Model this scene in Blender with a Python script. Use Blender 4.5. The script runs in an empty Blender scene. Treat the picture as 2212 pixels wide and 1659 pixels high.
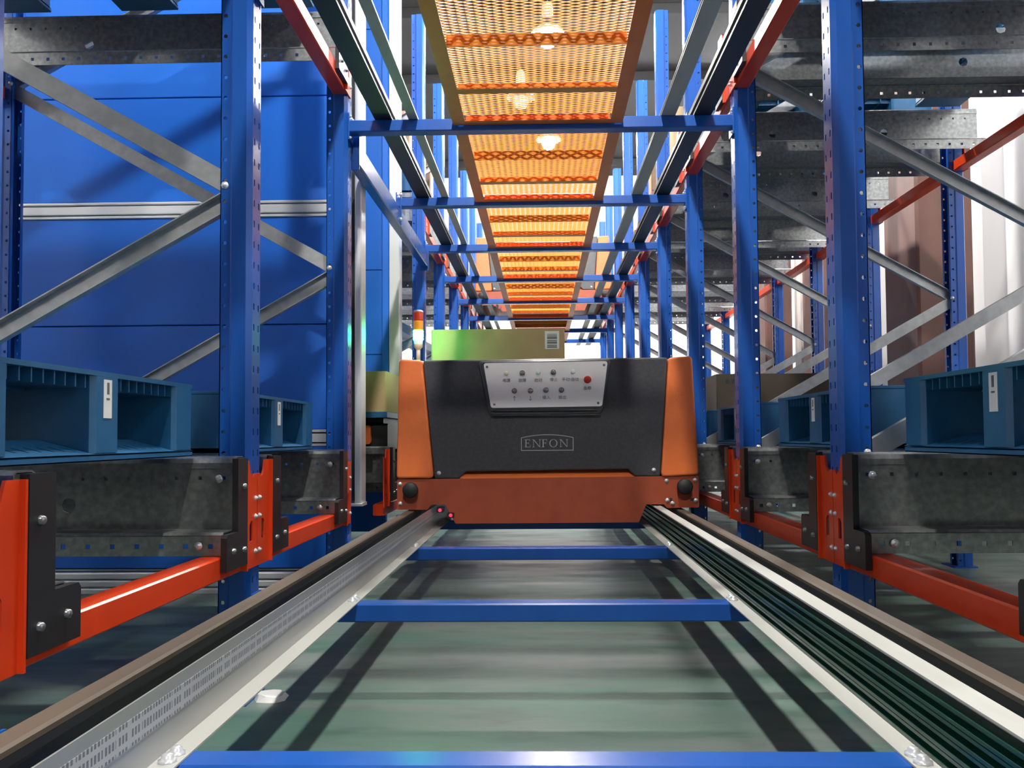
import bpy, math, random
from mathutils import Vector, Matrix
random.seed(7)
SC = bpy.context.scene
COL = SC.collection
R = math.radians

# ------------------------------------------------------------------ camera, world, exposure
F_PX, W_PX, H_PX = 1808.0, 2212.0, 1659.0
YAW, PITCH, ROLL = R(1.28), R(2.1), R(0.4)
PPX, PPY = 1131.0, 876.5                       # principal point in the 2212x1659 frame
cam_d = bpy.data.cameras.new('camera')
cam_d.sensor_width = 36.0
cam_d.lens = F_PX / W_PX * 36.0
cam_d.shift_x = (W_PX / 2 - PPX) / W_PX
cam_d.shift_y = (PPY - H_PX / 2) / W_PX
cam_d.clip_start = 0.02
cam = bpy.data.objects.new('camera', cam_d)
COL.objects.link(cam)
_f = Vector((-math.sin(YAW) * math.cos(PITCH), math.cos(YAW) * math.cos(PITCH), math.sin(PITCH)))
_r = Vector((math.cos(YAW), math.sin(YAW), 0))
_u = _r.cross(_f)
_r2 = _r * math.cos(ROLL) - _u * math.sin(ROLL)
_u2 = _r * math.sin(ROLL) + _u * math.cos(ROLL)
cam.matrix_world = Matrix(((_r2.x, _u2.x, -_f.x, 0), (_r2.y, _u2.y, -_f.y, 0), (_r2.z, _u2.z, -_f.z, 0), (0, 0, 0, 1)))
SC.camera = cam

world = bpy.data.worlds.new('hall_ambient'); SC.world = world
world.use_nodes = True
world.node_tree.nodes['Background'].inputs[0].default_value = (0.86, 0.92, 1.0, 1)
world.node_tree.nodes['Background'].inputs[1].default_value = 0.05
SC.view_settings.view_transform = 'Standard'
SC.view_settings.look = 'None'
SC.view_settings.exposure = -0.15
SC.view_settings.gamma = 1.0
SC.view_settings.use_curve_mapping = False
LAMP_POWER = 1900.0           # emission strength of the aisle bulbs
WALL_FILL_POWER = 2000.0            # unseen bulbs added to brighten the right wall

# ------------------------------------------------------------------ dimensions (metres, camera lens at the origin)
Y0, PITCH_Y = 1.18, 1.1375      # first rack frame, bay length
def FY(i): return Y0 + PITCH_Y * i
NF = 10                       # frames 0..9
HALF = 0.80                   # post face to aisle centre
LEV = 1.776                   # level pitch
FLOOR = -0.715
PTOP = 2.93
BACK = 2.30

# ------------------------------------------------------------------ materials
MATS = {}
def mat(name, col, rough=0.5, metal=0.0, spec=0.5, noise=None, bump=None, emit=None, coat=0.0, alpha=None, trans=0.0):
    m = bpy.data.materials.new(name); m.use_nodes = True
    nt = m.node_tree; b = nt.nodes['Principled BSDF']
    b.inputs['Base Color'].default_value = (*col, 1)
    b.inputs['Roughness'].default_value = rough
    b.inputs['Metallic'].default_value = metal
    b.inputs['Specular IOR Level'].default_value = spec
    b.inputs['Coat Weight'].default_value = coat
    if trans: b.inputs['Transmission Weight'].default_value = trans
    if emit:
        b.inputs['Emission Color'].default_value = (*emit[0], 1); b.inputs['Emission Strength'].default_value = emit[1]
    if noise:   # (scale vec, colour2, low, high, detail)
        sc, c2, lo, hi = noise[:4]
        tc = nt.nodes.new('ShaderNodeTexCoord'); mp = nt.nodes.new('ShaderNodeMapping')
        mp.inputs['Scale'].default_value = sc
        nz = nt.nodes.new('ShaderNodeTexNoise'); nz.inputs['Scale'].default_value = 1.0
        nz.inputs['Detail'].default_value = noise[4] if len(noise) > 4 else 4
        rp = nt.nodes.new('ShaderNodeValToRGB')
        rp.color_ramp.elements[0].position = lo; rp.color_ramp.elements[1].position = hi
        rp.color_ramp.elements[0].color = (*col, 1); rp.color_ramp.elements[1].color = (*c2, 1)
        nt.links.new(tc.outputs['Object'], mp.inputs['Vector']); nt.links.new(mp.outputs['Vector'], nz.inputs['Vector'])
        nt.links.new(nz.outputs['Fac'], rp.inputs['Fac']); nt.links.new(rp.outputs['Color'], b.inputs['Base Color'])
        if bump:
            bp = nt.nodes.new('ShaderNodeBump'); bp.inputs['Strength'].default_value = bump; bp.inputs['Distance'].default_value = 0.004
            nt.links.new(nz.outputs['Fac'], bp.inputs['Height']); nt.links.new(bp.outputs['Normal'], b.inputs['Normal'])
    MATS[name] = m
    return m

mat('blue_paint', (0.011, 0.088, 0.40), 0.25, noise=((14, 14, 5), (0.015, 0.104, 0.45), 0.35, 0.75), bump=0.06)
mat('orange_beam_paint', (0.80, 0.062, 0.012), 0.28, noise=((9, 9, 9), (0.70, 0.050, 0.010), 0.4, 0.8))
mat('walkway_orange', (0.74, 0.27, 0.026), 0.40, noise=((20, 20, 20), (0.68, 0.235, 0.022), 0.35, 0.75))
mat('walkway_frame', (0.80, 0.20, 0.035), 0.42, noise=((20, 20, 20), (0.72, 0.17, 0.03), 0.35, 0.75))
mat('galvanized', (0.25, 0.26, 0.26), 0.36, metal=0.8, noise=((55, 55, 55), (0.39, 0.40, 0.40), 0.35, 0.7, 3), bump=0.10)
mat('brace_zinc', (0.40, 0.41, 0.41), 0.42, metal=0.6, noise=((30, 30, 30), (0.5, 0.51, 0.51), 0.35, 0.7))
mat('black_steel', (0.020, 0.020, 0.023), 0.38)
mat('gloss_black', (0.03, 0.03, 0.033), 0.12, coat=0.5)
mat('rubber', (0.012, 0.012, 0.014), 0.6)
mat('bolt_zinc', (0.70, 0.72, 0.74), 0.25, metal=0.45)
mat('pallet_blue', (0.015, 0.108, 0.245), 0.40, noise=((25, 25, 25), (0.020, 0.124, 0.265), 0.35, 0.75), bump=0.08)
mat('paper_white', (0.80, 0.80, 0.78), 0.7)
mat('rail_worn', (0.075, 0.054, 0.038), 0.55, noise=((8, 1.5, 8), (0.115, 0.085, 0.06), 0.35, 0.7))
mat('rail_dark', (0.022, 0.023, 0.025), 0.45)
mat('aluminium', (0.40, 0.41, 0.405), 0.36, metal=0.3, noise=((6, 1.2, 6), (0.46, 0.465, 0.45), 0.4, 0.7))
mat('cream_plastic', (0.46, 0.46, 0.43), 0.45, noise=((12, 3, 12), (0.38, 0.38, 0.35), 0.5, 0.8))
mat('conductor_green', (0.006, 0.050, 0.034), 0.30)
mat('conductor_black', (0.012, 0.014, 0.014), 0.35)
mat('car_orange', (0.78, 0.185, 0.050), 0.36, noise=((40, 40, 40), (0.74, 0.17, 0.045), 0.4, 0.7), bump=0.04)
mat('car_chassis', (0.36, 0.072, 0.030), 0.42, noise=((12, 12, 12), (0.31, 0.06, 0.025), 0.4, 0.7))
mat('car_black', (0.050, 0.051, 0.057), 0.30, noise=((60, 60, 60), (0.065, 0.066, 0.072), 0.4, 0.7), bump=0.05)
mat('panel_white', (0.95, 0.95, 0.94), 0.35)
mat('button_grey', (0.30, 0.31, 0.32), 0.25, metal=0.7)
mat('button_red', (0.62, 0.035, 0.022), 0.3)
mat('print_grey', (0.14, 0.14, 0.14), 0.6)
mat('logo_grey', (0.42, 0.42, 0.43), 0.5)
mat('lens_yellow', (0.92, 0.88, 0.62), 0.3)
mat('lens_green', (0.78, 0.92, 0.80), 0.3)
mat('lens_cyan', (0.8, 0.92, 0.93), 0.3)
mat('tower_grey', (0.72, 0.66, 0.55), 0.5)
mat('tower_red', (0.65, 0.05, 0.015), 0.2, emit=((0.9, 0.08, 0.02), 0.12), coat=0.4)
mat('tower_amber', (0.75, 0.30, 0.02), 0.2, emit=((0.95, 0.42, 0.03), 0.25), coat=0.4)
mat('tower_green_lit', (0.1, 0.9, 0.4), 0.3, emit=((0.02, 1.0, 0.26), 130.0))
mat('laser_red', (0.9, 0.02, 0.03), 0.3, emit=((1.0, 0.01, 0.03), 6.0))
mat('cardboard', (0.42, 0.29, 0.15), 0.75, noise=((7, 7, 7), (0.46, 0.33, 0.17), 0.35, 0.7), bump=0.05)
mat('cardboard_dark', (0.065, 0.050, 0.036), 0.8, noise=((7, 7, 7), (0.08, 0.062, 0.045), 0.35, 0.7))
mat('lift_blue', (0.006, 0.135, 0.62), 0.5, noise=((3, 3, 3), (0.007, 0.145, 0.66), 0.35, 0.7), bump=0.02)
mat('lift_aluminium', (0.72, 0.74, 0.76), 0.38, metal=0.35)
mat('shadow_gap', (0.02, 0.022, 0.026), 0.6)
mat('wall_white', (0.86, 0.86, 0.86), 0.8, noise=((1.5, 1.5, 0.8), (0.78, 0.78, 0.77), 0.4, 0.75))
mat('column_brown', (0.135, 0.064, 0.050), 0.6, noise=((6, 6, 1.5), (0.075, 0.037, 0.030), 0.45, 0.75))
mat('pilaster_beige', (0.52, 0.48, 0.45), 0.8)
mat('ceiling_dark', (0.012, 0.012, 0.013), 0.85)
mat('reflector_alu', (0.78, 0.78, 0.78), 0.25, metal=0.9)
mat('lamp_bulb', (1, 1, 1), 0.5, emit=((1.0, 0.965, 0.90), LAMP_POWER))
mat('wall_fill_bulb', (1, 1, 1), 0.5, emit=((0.93, 0.97, 1.0), WALL_FILL_POWER))
mat('weak_side_bulb', (1, 1, 1), 0.5, emit=((0.96, 0.98, 1.0), 650.0))
mat('frosted_glass', (0.85, 0.85, 0.83), 0.35)
mat('barcode_ink', (0.03, 0.03, 0.03), 0.6)

def floor_material():
    m = bpy.data.materials.new('green_epoxy_floor'); m.use_nodes = True
    nt = m.node_tree; b = nt.nodes['Principled BSDF']
    tc = nt.nodes.new('ShaderNodeTexCoord')
    def nz(scale, detail, lo, hi, c0, c1):
        mp = nt.nodes.new('ShaderNodeMapping'); mp.inputs['Scale'].default_value = scale
        n = nt.nodes.new('ShaderNodeTexNoise'); n.inputs['Scale'].default_value = 1; n.inputs['Detail'].default_value = detail
        n.inputs['Distortion'].default_value = 0.6
        r = nt.nodes.new('ShaderNodeValToRGB')
        r.color_ramp.elements[0].position = lo; r.color_ramp.elements[1].position = hi
        r.color_ramp.elements[0].color = c0; r.color_ramp.elements[1].color = c1
        nt.links.new(tc.outputs['Object'], mp.inputs['Vector']); nt.links.new(mp.outputs['Vector'], n.inputs['Vector'])
        nt.links.new(n.outputs['Fac'], r.inputs['Fac'])
        return r
    a = nz((1.1, 5.0, 1), 6, 0.38, 0.64, (0.085, 0.165, 0.130, 1), (0.150, 0.180, 0.165, 1))
    d = nz((5.0, 16.0, 1), 8, 0.50, 0.80, (1, 1, 1, 1), (0.62, 0.68, 0.66, 1))
    mx = nt.nodes.new('ShaderNodeMix'); mx.data_type = 'RGBA'; mx.blend_type = 'MULTIPLY'; mx.inputs[0].default_value = 1.0
    nt.links.new(a.outputs['Color'], mx.inputs[6]); nt.links.new(d.outputs['Color'], mx.inputs[7])
    nt.links.new(mx.outputs[2], b.inputs['Base Color'])
    rr = nz((2.0, 9.0, 1), 5, 0.3, 0.7, (0.30, 0.30, 0.30, 1), (0.48, 0.48, 0.48, 1))
    nt.links.new(rr.outputs['Color'], b.inputs['Roughness'])
    MATS['floor'] = m
floor_material()

def tape_material():
    # white positioning tape with two rows of printed dark ticks, along the tape's length
    m = bpy.data.materials.new('code_tape'); m.use_nodes = True
    nt = m.node_tree; b = nt.nodes['Principled BSDF']
    tc = nt.nodes.new('ShaderNodeTexCoord'); sp = nt.nodes.new('ShaderNodeSeparateXYZ')
    nt.links.new(tc.outputs['Object'], sp.inputs[0])
    def mth(op, a, v=None, w=None):
        n = nt.nodes.new('ShaderNodeMath'); n.operation = op
        nt.links.new(a, n.inputs[0])
        if isinstance(v, (int, float)): n.inputs[1].default_value = v
        elif v is not None: nt.links.new(v, n.inputs[1])
        return n.outputs[0]
    t1 = mth('GREATER_THAN', mth('FRACT', mth('MULTIPLY', sp.outputs['Y'], 118.0)), 0.42)
    t2 = mth('GREATER_THAN', mth('FRACT', mth('MULTIPLY', sp.outputs['Y'], 31.0)), 0.14)
    row = mth('FRACT', mth('MULTIPLY', sp.outputs['Z'], 1 / 0.018))
    r1 = mth('MULTIPLY', mth('GREATER_THAN', row, 0.20), mth('LESS_THAN', row, 0.80))
    k = mth('MULTIPLY', mth('MULTIPLY', t1, t2), r1)
    mx = nt.nodes.new('ShaderNodeMix'); mx.data_type = 'RGBA'
    mx.inputs[6].default_value = (0.50, 0.51, 0.54, 1); mx.inputs[7].default_value = (0.17, 0.18, 0.20, 1)
    nt.links.new(k, mx.inputs[0]); nt.links.new(mx.outputs[2], b.inputs['Base Color'])
    b.inputs['Roughness'].default_value = 0.4
    MATS['code_tape'] = m
tape_material()

# ------------------------------------------------------------------ mesh builder
class MB:
    def __init__(s): s.v = []; s.f = []; s.sm = []
    def add(s, vs, fs, smooth=False):
        o = len(s.v); s.v += [tuple(p) for p in vs]
        s.f += [tuple(i + o for i in f) for f in fs]; s.sm += [smooth] * len(fs)
        return s
    def box(s, x0, x1, y0, y1, z0, z1):
        v = [(x0, y0, z0), (x1, y0, z0), (x1, y1, z0), (x0, y1, z0), (x0, y0, z1), (x1, y0, z1), (x1, y1, z1), (x0, y1, z1)]
        return s.add(v, [(0, 3, 2, 1), (4, 5, 6, 7), (0, 1, 5, 4), (1, 2, 6, 5), (2, 3, 7, 6), (3, 0, 4, 7)])
    def bbox(s, x0, x1, y0, y1, z0, z1, b=0.004, axis='x'):
        # box with its four long edges chamfered
        if axis == 'x': return s.prism([(y0 + b, z0), (y1 - b, z0), (y1, z0 + b), (y1, z1 - b), (y1 - b, z1), (y0 + b, z1), (y0, z1 - b), (y0, z0 + b)], 'x', x0, x1)
        if axis == 'y': return s.prism([(x0 + b, z0), (x1 - b, z0), (x1, z0 + b), (x1, z1 - b), (x1 - b, z1), (x0 + b, z1), (x0, z1 - b), (x0, z0 + b)], 'y', y0, y1)
        return s.prism([(x0 + b, y0), (x1 - b, y0), (x1, y0 + b), (x1, y1 - b), (x1 - b, y1), (x0 + b, y1), (x0, y1 - b), (x0, y0 + b)], 'z', z0, z1)
    def prism(s, poly, axis, a0, a1, smooth=False):
        def P(p, a):
            if axis == 'x': return (a, p[0], p[1])
            if axis == 'y': return (p[0], a, p[1])
            return (p[0], p[1], a)
        ar = sum(poly[i - 1][0] * poly[i][1] - poly[i][0] * poly[i - 1][1] for i in range(len(poly)))
        if (ar > 0) == (axis == 'y'): poly = poly[::-1]
        n = len(poly)
        vs = [P(p, a0) for p in poly] + [P(p, a1) for p in poly]
        s.add(vs, [tuple(range(n))[::-1], tuple(range(n, 2 * n))])
        o = len(s.v) - 2 * n
        s.f += [(o + i, o + (i + 1) % n, o + n + (i + 1) % n, o + n + i) for i in range(n)]; s.sm += [smooth] * n
        return s
    def sheet(s, line, axis, a0, a1, t):
        # open profile of thickness t (offset to the left of the line), extruded
        n = len(line); off = []
        for i in range(n):
            ns = []
            for j in (i - 1, i):
                if 0 <= j < n - 1:
                    d = Vector((line[j + 1][0] - line[j][0], line[j + 1][1] - line[j][1])).normalized()
                    ns.append(Vector((-d.y, d.x)))
            m = sum(ns, Vector((0, 0))) / len(ns)
            m = m / max(m.length_squared, 0.3)
            off.append((line[i][0] + m.x * t, line[i][1] + m.y * t))
        for i in range(n - 1):
            s.prism([line[i], line[i + 1], off[i + 1], off[i]], axis, a0, a1)
        return s
    def cyl(s, c, axis, r, h, n=12, r2=None, smooth=True):
        r2 = r if r2 is None else r2
        c = Vector(c); ax = {'x': Vector((1, 0, 0)), 'y': Vector((0, 1, 0)), 'z': Vector((0, 0, 1))}[axis]
        u = Vector((0, 0, 1)) if axis != 'z' else Vector((1, 0, 0)); w = ax.cross(u)
        vs = []
        for k, rr in ((0, r), (1, r2)):
            for i in range(n):
                a = 2 * math.pi * i / n
                vs.append(c + ax * h * k + (u * math.cos(a) + w * math.sin(a)) * rr)
        o = len(s.v)
        s.add(vs, [tuple(range(n))[::-1], tuple(range(n, 2 * n))])
        s.f += [(o + i, o + (i + 1) % n, o + n + (i + 1) % n, o + n + i) for i in range(n)]; s.sm += [smooth] * n
        return s
    def lathe(s, c, prof, n=20, axis='z'):
        # prof: list of (r, h) ; closed at both ends when r == 0
        vs = []; fs = []
        for (r, h) in prof:
            for i in range(n):
                a = 2 * math.pi * i / n
                p = (r * math.cos(a), r * math.sin(a), h)
                if axis == 'y': p = (p[0], p[2], -p[1])
                if axis == 'x': p = (p[2], p[0], p[1])
                vs.append((c[0] + p[0], c[1] + p[1], c[2] + p[2]))
        for k in range(len(prof) - 1):
            for i in range(n):
                fs.append((k * n + i, k * n + (i + 1) % n, (k + 1) * n + (i + 1) % n, (k + 1) * n + i))
        return s.add(vs, fs, True)
    def sweep(s, p0, p1, poly, up=(0, 1, 0)):
        p0 = Vector(p0); p1 = Vector(p1); d = (p1 - p0).normalized(); b = Vector(up); a = b.cross(d).normalized(); b = d.cross(a)
        n = len(poly)
        ar = sum(poly[i - 1][0] * poly[i][1] - poly[i][0] * poly[i - 1][1] for i in range(n))
        if ar < 0: poly = poly[::-1]
        vs = [p + a * q[0] + b * q[1] for p in (p0, p1) for q in poly]
        o = len(s.v)
        s.add(vs, [tuple(range(n))[::-1], tuple(range(n, 2 * n))])
        s.f += [(o + i, o + (i + 1) % n, o + n + (i + 1) % n, o + n + i) for i in range(n)]; s.sm += [False] * n
        return s
    def perf(s, o, u, v, t, cells):
        # plate with real holes: cells (u0,u1,v0,v1,hole) ; hole None or (uc,vc,ru,rv,sides 4|8)
        o, u, v = Vector(o), Vector(u), Vector(v); nn = u.cross(v).normalized() * t
        for (u0, u1, v0, v1, h) in cells:
            P = lambda a, b: o + u * a + v * b
            if h is None:
                q = [P(u0, v0), P(u1, v0), P(u1, v1), P(u0, v1)]
                s.add(q + [p - nn for p in q], [(0, 1, 2, 3), (7, 6, 5, 4)])
                continue
            uc, vc, ru, rv, k = h
            if k == 4:
                out = [(u0, v0), (u1, v0), (u1, v1), (u0, v1)]
                inn = [(uc - ru, vc - rv), (uc + ru, vc - rv), (uc + ru, vc + rv), (uc - ru, vc + rv)]
            else:
                out = [(u0, v0), (uc, v0), (u1, v0), (u1, vc), (u1, v1), (uc, v1), (u0, v1), (u0, vc)]
                inn = [(uc + ru * math.cos(a), vc + rv * math.sin(a)) for a in [math.radians(225 + 45 * i) for i in range(8)]]
            q = [P(*a) for a in out] + [P(*a) for a in inn]
            fs = []
            for i in range(k):
                j = (i + 1) % k
                fs.append((i, j, k + j, k + i))
                fs.append((2 * k + i, 3 * k + i, 3 * k + j, 2 * k + j))
                fs.append((k + i, k + j, 3 * k + j, 3 * k + i))
            s.add(q + [p - nn for p in q], fs)
        return s
    def mesh(s, name, m, mx=False, my=False, auto=False):
        me = bpy.data.meshes.new(name)
        sx, sy = (-1 if mx else 1), (-1 if my else 1)
        vs = [(a * sx, b * sy, c) for a, b, c in s.v]
        fs = s.f if sx * sy > 0 else [f[::-1] for f in s.f]
        me.from_pydata(vs, [], fs)
        me.polygons.foreach_set('use_smooth', s.sm)
        me.materials.append(MATS[m]); me.update()
        return me

USED = {}
def tag(o, label, cat, group=None, kind=None):
    o['label'] = label; o['category'] = cat
    if group: o['group'] = group
    o['kind'] = kind or 'thing'
    USED[label] = USED.get(label, 0) + 1
    return o
def thing(name, label, cat, loc=(0, 0, 0), group=None):
    o = bpy.data.objects.new(name, None); COL.objects.link(o); o.location = loc; o.empty_display_size = 0.05
    return tag(o, label, cat, group)
def put(name, me, parent=None, loc=(0, 0, 0), label=None):
    o = bpy.data.objects.new(name, me); COL.objects.link(o); o.location = loc
    if parent: o.parent = parent
    if label: o['label'] = label
    return o
def struct(name, me, label, cat, loc=(0, 0, 0)):
    return tag(put(name, me, None, loc), label, cat, None, 'structure')
ORD = ['nearest', 'second', 'third', 'fourth', 'fifth', 'sixth', 'seventh', 'eighth', 'ninth', 'tenth', 'eleventh']
LVN = ['lower', 'upper']

# ------------------------------------------------------------------ the hall
struct('floor', MB().box(-4.2, 3.4, -3.0, 15.0, FLOOR - 0.1, FLOOR).mesh('floor', 'floor'), 'worn green epoxy floor under the racks and rails', 'floor')
CEIL = 4.7
ceil = struct('ceiling', MB().box(-4.2, 3.4, -3.0, 15.0, CEIL, CEIL + 0.1).mesh('ceiling', 'ceiling_dark'), 'dark ceiling high above the racks', 'ceiling')
for k in range(9):
    put('purlin', MB().bbox(-4.2, 3.4, -0.04, 0.04, CEIL - 0.12, CEIL, 0.006).mesh('purlin', 'ceiling_dark'), ceil, (0, 0.5 + 1.7 * k, 0))
struct('wall_right', MB().box(3.4, 3.5, -3.0, 15.0, FLOOR, CEIL).mesh('wall_right', 'wall_white'), 'bright white wall behind the right-hand racks', 'wall')
struct('wall_left', MB().box(-4.3, -4.2, -3.0, 15.0, FLOOR, CEIL).mesh('wall_left', 'wall_white'), 'pale wall far behind the left-hand racks', 'wall')
struct('wall_back', MB().box(-4.2, 3.4, 15.0, 15.1, FLOOR, CEIL).mesh('wall_back', 'wall_white'), 'bright white end wall beyond the far end of the aisle', 'wall')
for nm, x0, x1, y0, y1, m, lb in (('building_column', 2.72, 3.13, 6.08, 6.66, 'column_brown', 'wide brown column by the white wall nearest the camera'),
                                  ('building_column', 2.72, 3.13, 8.15, 8.75, 'column_brown', 'brown column by the white wall, middle of the three'),
                                  ('building_column', 2.72, 3.05, 10.2, 10.6, 'column_brown', 'pinkish brown column by the white wall farthest from the camera'),
                                  ('wall_pilaster', 2.80, 3.12, 9.05, 9.30, 'pilaster_beige', 'narrow beige grey pilaster beside the middle brown column')):
    o = thing(nm, lb, 'column', (0, 0, 0))
    put('shaft', MB().bbox(x0, x1, y0, y1, FLOOR, CEIL, 0.02, 'z').mesh('shaft', m), o)
    put('base_plinth', MB().bbox(x0 - 0.03, x1 + 0.03, y0 - 0.03, y1 + 0.03, FLOOR, FLOOR + 0.12, 0.02, 'z').mesh('plinth', m), o)

# ------------------------------------------------------------------ lamps
def lamp(x, y, z, label, lit, bulbmat='lamp_bulb', r=0.10):
    o = thing('high_bay_lamp', label, 'lamp', (x, y, 0), 'lamps hanging from the ceiling')
    put('cable', MB().cyl((0, 0, z + 0.34), 'z', 0.008, CEIL - z - 0.34, 6).mesh('cable', 'black_steel'), o)
    put('ballast_housing', MB().lathe((0, 0, z), [(0.0, 0.36), (0.05, 0.355), (0.06, 0.30), (0.06, 0.22), (0.045, 0.19), (0.0, 0.19)], 16).mesh('housing', 'tower_grey'), o)
    put('reflector', MB().lathe((0, 0, z), [(0.05, 0.20), (0.10, 0.16), (0.15, 0.09), (0.175, 0.02), (0.178, 0.02), (0.155, 0.095), (0.10, 0.165), (0.05, 0.206)], 24).mesh('reflector', 'reflector_alu'), o)
    prof = [(0.0, -r)] + [(r * math.sin(math.pi * k / 8), -r * math.cos(math.pi * k / 8)) for k in range(1, 8)] + [(0.03, r + 0.03), (0.0, r + 0.06)]
    put('bulb', MB().lathe((0, 0, z - 0.02), prof, 14).mesh('bulb', bulbmat if lit else 'frosted_glass'), o)
LZ = 4.2
for k, (x, y) in enumerate([(0.05, -2.3), (0.06, 2.0), (0.07, 5.35), (0.087, 8.66), (0.12, 11.8)]):
    lamp(x, y, LZ, f'glaring lit lamp above the orange walkway, {ORD[k]} along the aisle', True)
lamp(-0.24, 10.3, LZ, 'dim bell-shaped lamp seen through the walkway mesh', False)
for k, y in enumerate((1.0, 7.5, 11.3)):  # farther two are added to brighten the white wall, nearest inferred from pallet shadows
    lamp(2.85 if k == 0 else 3.0, y, 4.3, f'unseen lit lamp near the white wall above the right racks, {ORD[k]} from the camera', True, 'wall_fill_bulb' if k else 'weak_side_bulb')

# ------------------------------------------------------------------ small shared meshes
def bolt_mesh(name, axis, sgn, r=0.008, h=0.009):
    m = MB()
    prof = [(r * 1.35, 0), (r * 1.35, h * 0.25), (r, h * 0.3), (r * 0.85, h * 0.75), (r * 0.45, h), (0, h * 1.02)]
    m.lathe((0, 0, 0), [(a, b * sgn) for a, b in prof], 8, axis)
    return m.mesh(name, 'bolt_zinc')
BOLT_Y = {s: bolt_mesh('bolt_y', 'y', s) for s in (1, -1)}
BOLT_X = {s: bolt_mesh('bolt_x', 'x', s, 0.0055, 0.007) for s in (1, -1)}
BOLT_Z = bolt_mesh('bolt_z', 'z', 1, 0.010, 0.012)
BOLT_BLACK_X = {s: MB().lathe((0, 0, 0), [(0.008, 0), (0.007, 0.006 * s), (0.004, 0.008 * s), (0, 0.008 * s)], 8, 'x').mesh('bolt_bx', 'button_grey') for s in (1, -1)}

# ------------------------------------------------------------------ rack frames (two perforated posts and their braces)
def post_mesh():
    m = MB(); z0, z1 = FLOOR + 0.008, PTOP; L = z1 - z0; p = 0.058; n = int(L / p)
    def cells(w, cols, ru, rv, k):
        out = []
        for c0, c1, uc in cols:
            for i in range(n): out.append((c0, c1, i * p, (i + 1) * p, (uc, (i + 0.5) * p, ru, rv, k)))
            out.append((c0, c1, n * p, L, None))
        return out
    t = 0.0025
    m.perf((0, 0.032, z0), (0, -1, 0), (0, 0, 1), t, cells(0.064, [(0, 0.032, 0.014), (0.032, 0.064, 0.050)], 0.004, 0.009, 4))
    for s in (1, -1):
        S = lambda a, b: m.sheet([(a[0], a[1] * s), (b[0], b[1] * s)], 'z', z0, z1, t * (-1 if s > 0 else 1))
        S((0, 0.032), (0.012, 0.05)); S((0.012, 0.05), (0.052, 0.05)); S((0.052, 0.05), (0.058, 0.044)); S((0.086, 0.044), (0.086, 0.026))
        if s < 0: m.perf((0.058, -0.044, z0), (1, 0, 0), (0, 0, 1), t, cells(0.028, [(0, 0.028, 0.015)], 0.0058, 0.0058, 8))
        else: m.perf((0.086, 0.044, z0), (-1, 0, 0), (0, 0, 1), t, cells(0.028, [(0, 0.028, 0.013)], 0.0058, 0.0058, 8))
    return m
pm = post_mesh()
POST = {1: pm.mesh('post_r', 'blue_paint'), -1: pm.mesh('post_l', 'blue_paint', mx=True)}
FOOT = MB().box(-0.004, 0.12, -0.075, 0.075, FLOOR, FLOOR + 0.008).mesh('foot', 'blue_paint')
FOOTL = MB().box(-0.12, 0.004, -0.075, 0.075, FLOOR, FLOOR + 0.008).mesh('foot_l', 'blue_paint')
_g = []
for k in range(12):
    a = 2 * math.pi * k / 12; r = 0.8 + 0.35 * random.random()
    _g += [(0.050 * r * math.cos(a), 0.045 * r * math.sin(a), 0.0), (0.040 * r * math.cos(a), 0.034 * r * math.sin(a), 0.010 + 0.010 * random.random())]
GROUT = MB().add(_g, [(2 * k, 2 * ((k + 1) % 12), 2 * ((k + 1) % 12) + 1, 2 * k + 1) for k in range(12)] + [tuple(range(1, 24, 2)), tuple(range(0, 24, 2))[::-1]]).mesh('grout', 'paper_white')
U_OPEN = [(-0.027, -0.013), (0.027, -0.013), (0.027, 0.013), (0.0235, 0.013), (0.0235, -0.0095), (-0.0235, -0.0095), (-0.0235, 0.013), (-0.027, 0.013)]
def brace_mesh(sd, za, zb, flip):
    # from front post (z za) to back post (z zb)
    prof = [(a, -b) for a, b in U_OPEN] if flip else U_OPEN
    return MB().sweep((sd * (HALF + 0.070), 0, za), (sd * (BACK - 0.070), 0, zb), prof).mesh('brace', 'brace_zinc')
BR = {1: [brace_mesh(1, -0.06, 0.715, False), brace_mesh(1, 1.51, 0.745, True), brace_mesh(1, 1.54, 2.29, False)],
      -1: [brace_mesh(-1, 0.675, -0.09, True), brace_mesh(-1, 0.71, 1.48, False), brace_mesh(-1, 2.26, 1.51, True)]}
NODES = {1: [(0, -0.05), (1, 0.73), (0, 1.525)], -1: [(1, -0.07), (0, 0.70), (1, 1.495)]}
for sd, sn in ((-1, 'left'), (1, 'right')):
    for i in range(NF):
        if sd < 0 and i == 3: continue
        f = thing('rack_frame', f'blue rack frame with grey zinc diagonal braces, {ORD[i]} from the camera in the {sn} rack', 'rack frame', (0, FY(i), 0), 'blue rack frames')
        put('front_post', POST[sd], f, (sd * HALF, 0, 0))
        put('back_post', POST[-sd], f, (sd * BACK, 0, 0))
        put('foot_plate', FOOT if sd > 0 else FOOTL, f, (sd * HALF, 0, 0))
        put('foot_plate', FOOTL if sd > 0 else FOOT, f, (sd * BACK, 0, 0))
        for b in BR[sd]: put('brace', b, f)
        if sd < 0 and i == 1: put('grout_pad', GROUT, f, (-HALF + 0.045, 0, FLOOR), label='rough white grout under the post foot')
        if i < 6:
            for bk, z in NODES[sd]: put('bolt', BOLT_Y[-1], f, (sd * ((BACK - 0.08) if bk else (HALF + 0.073)), -0.044, z))

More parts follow.
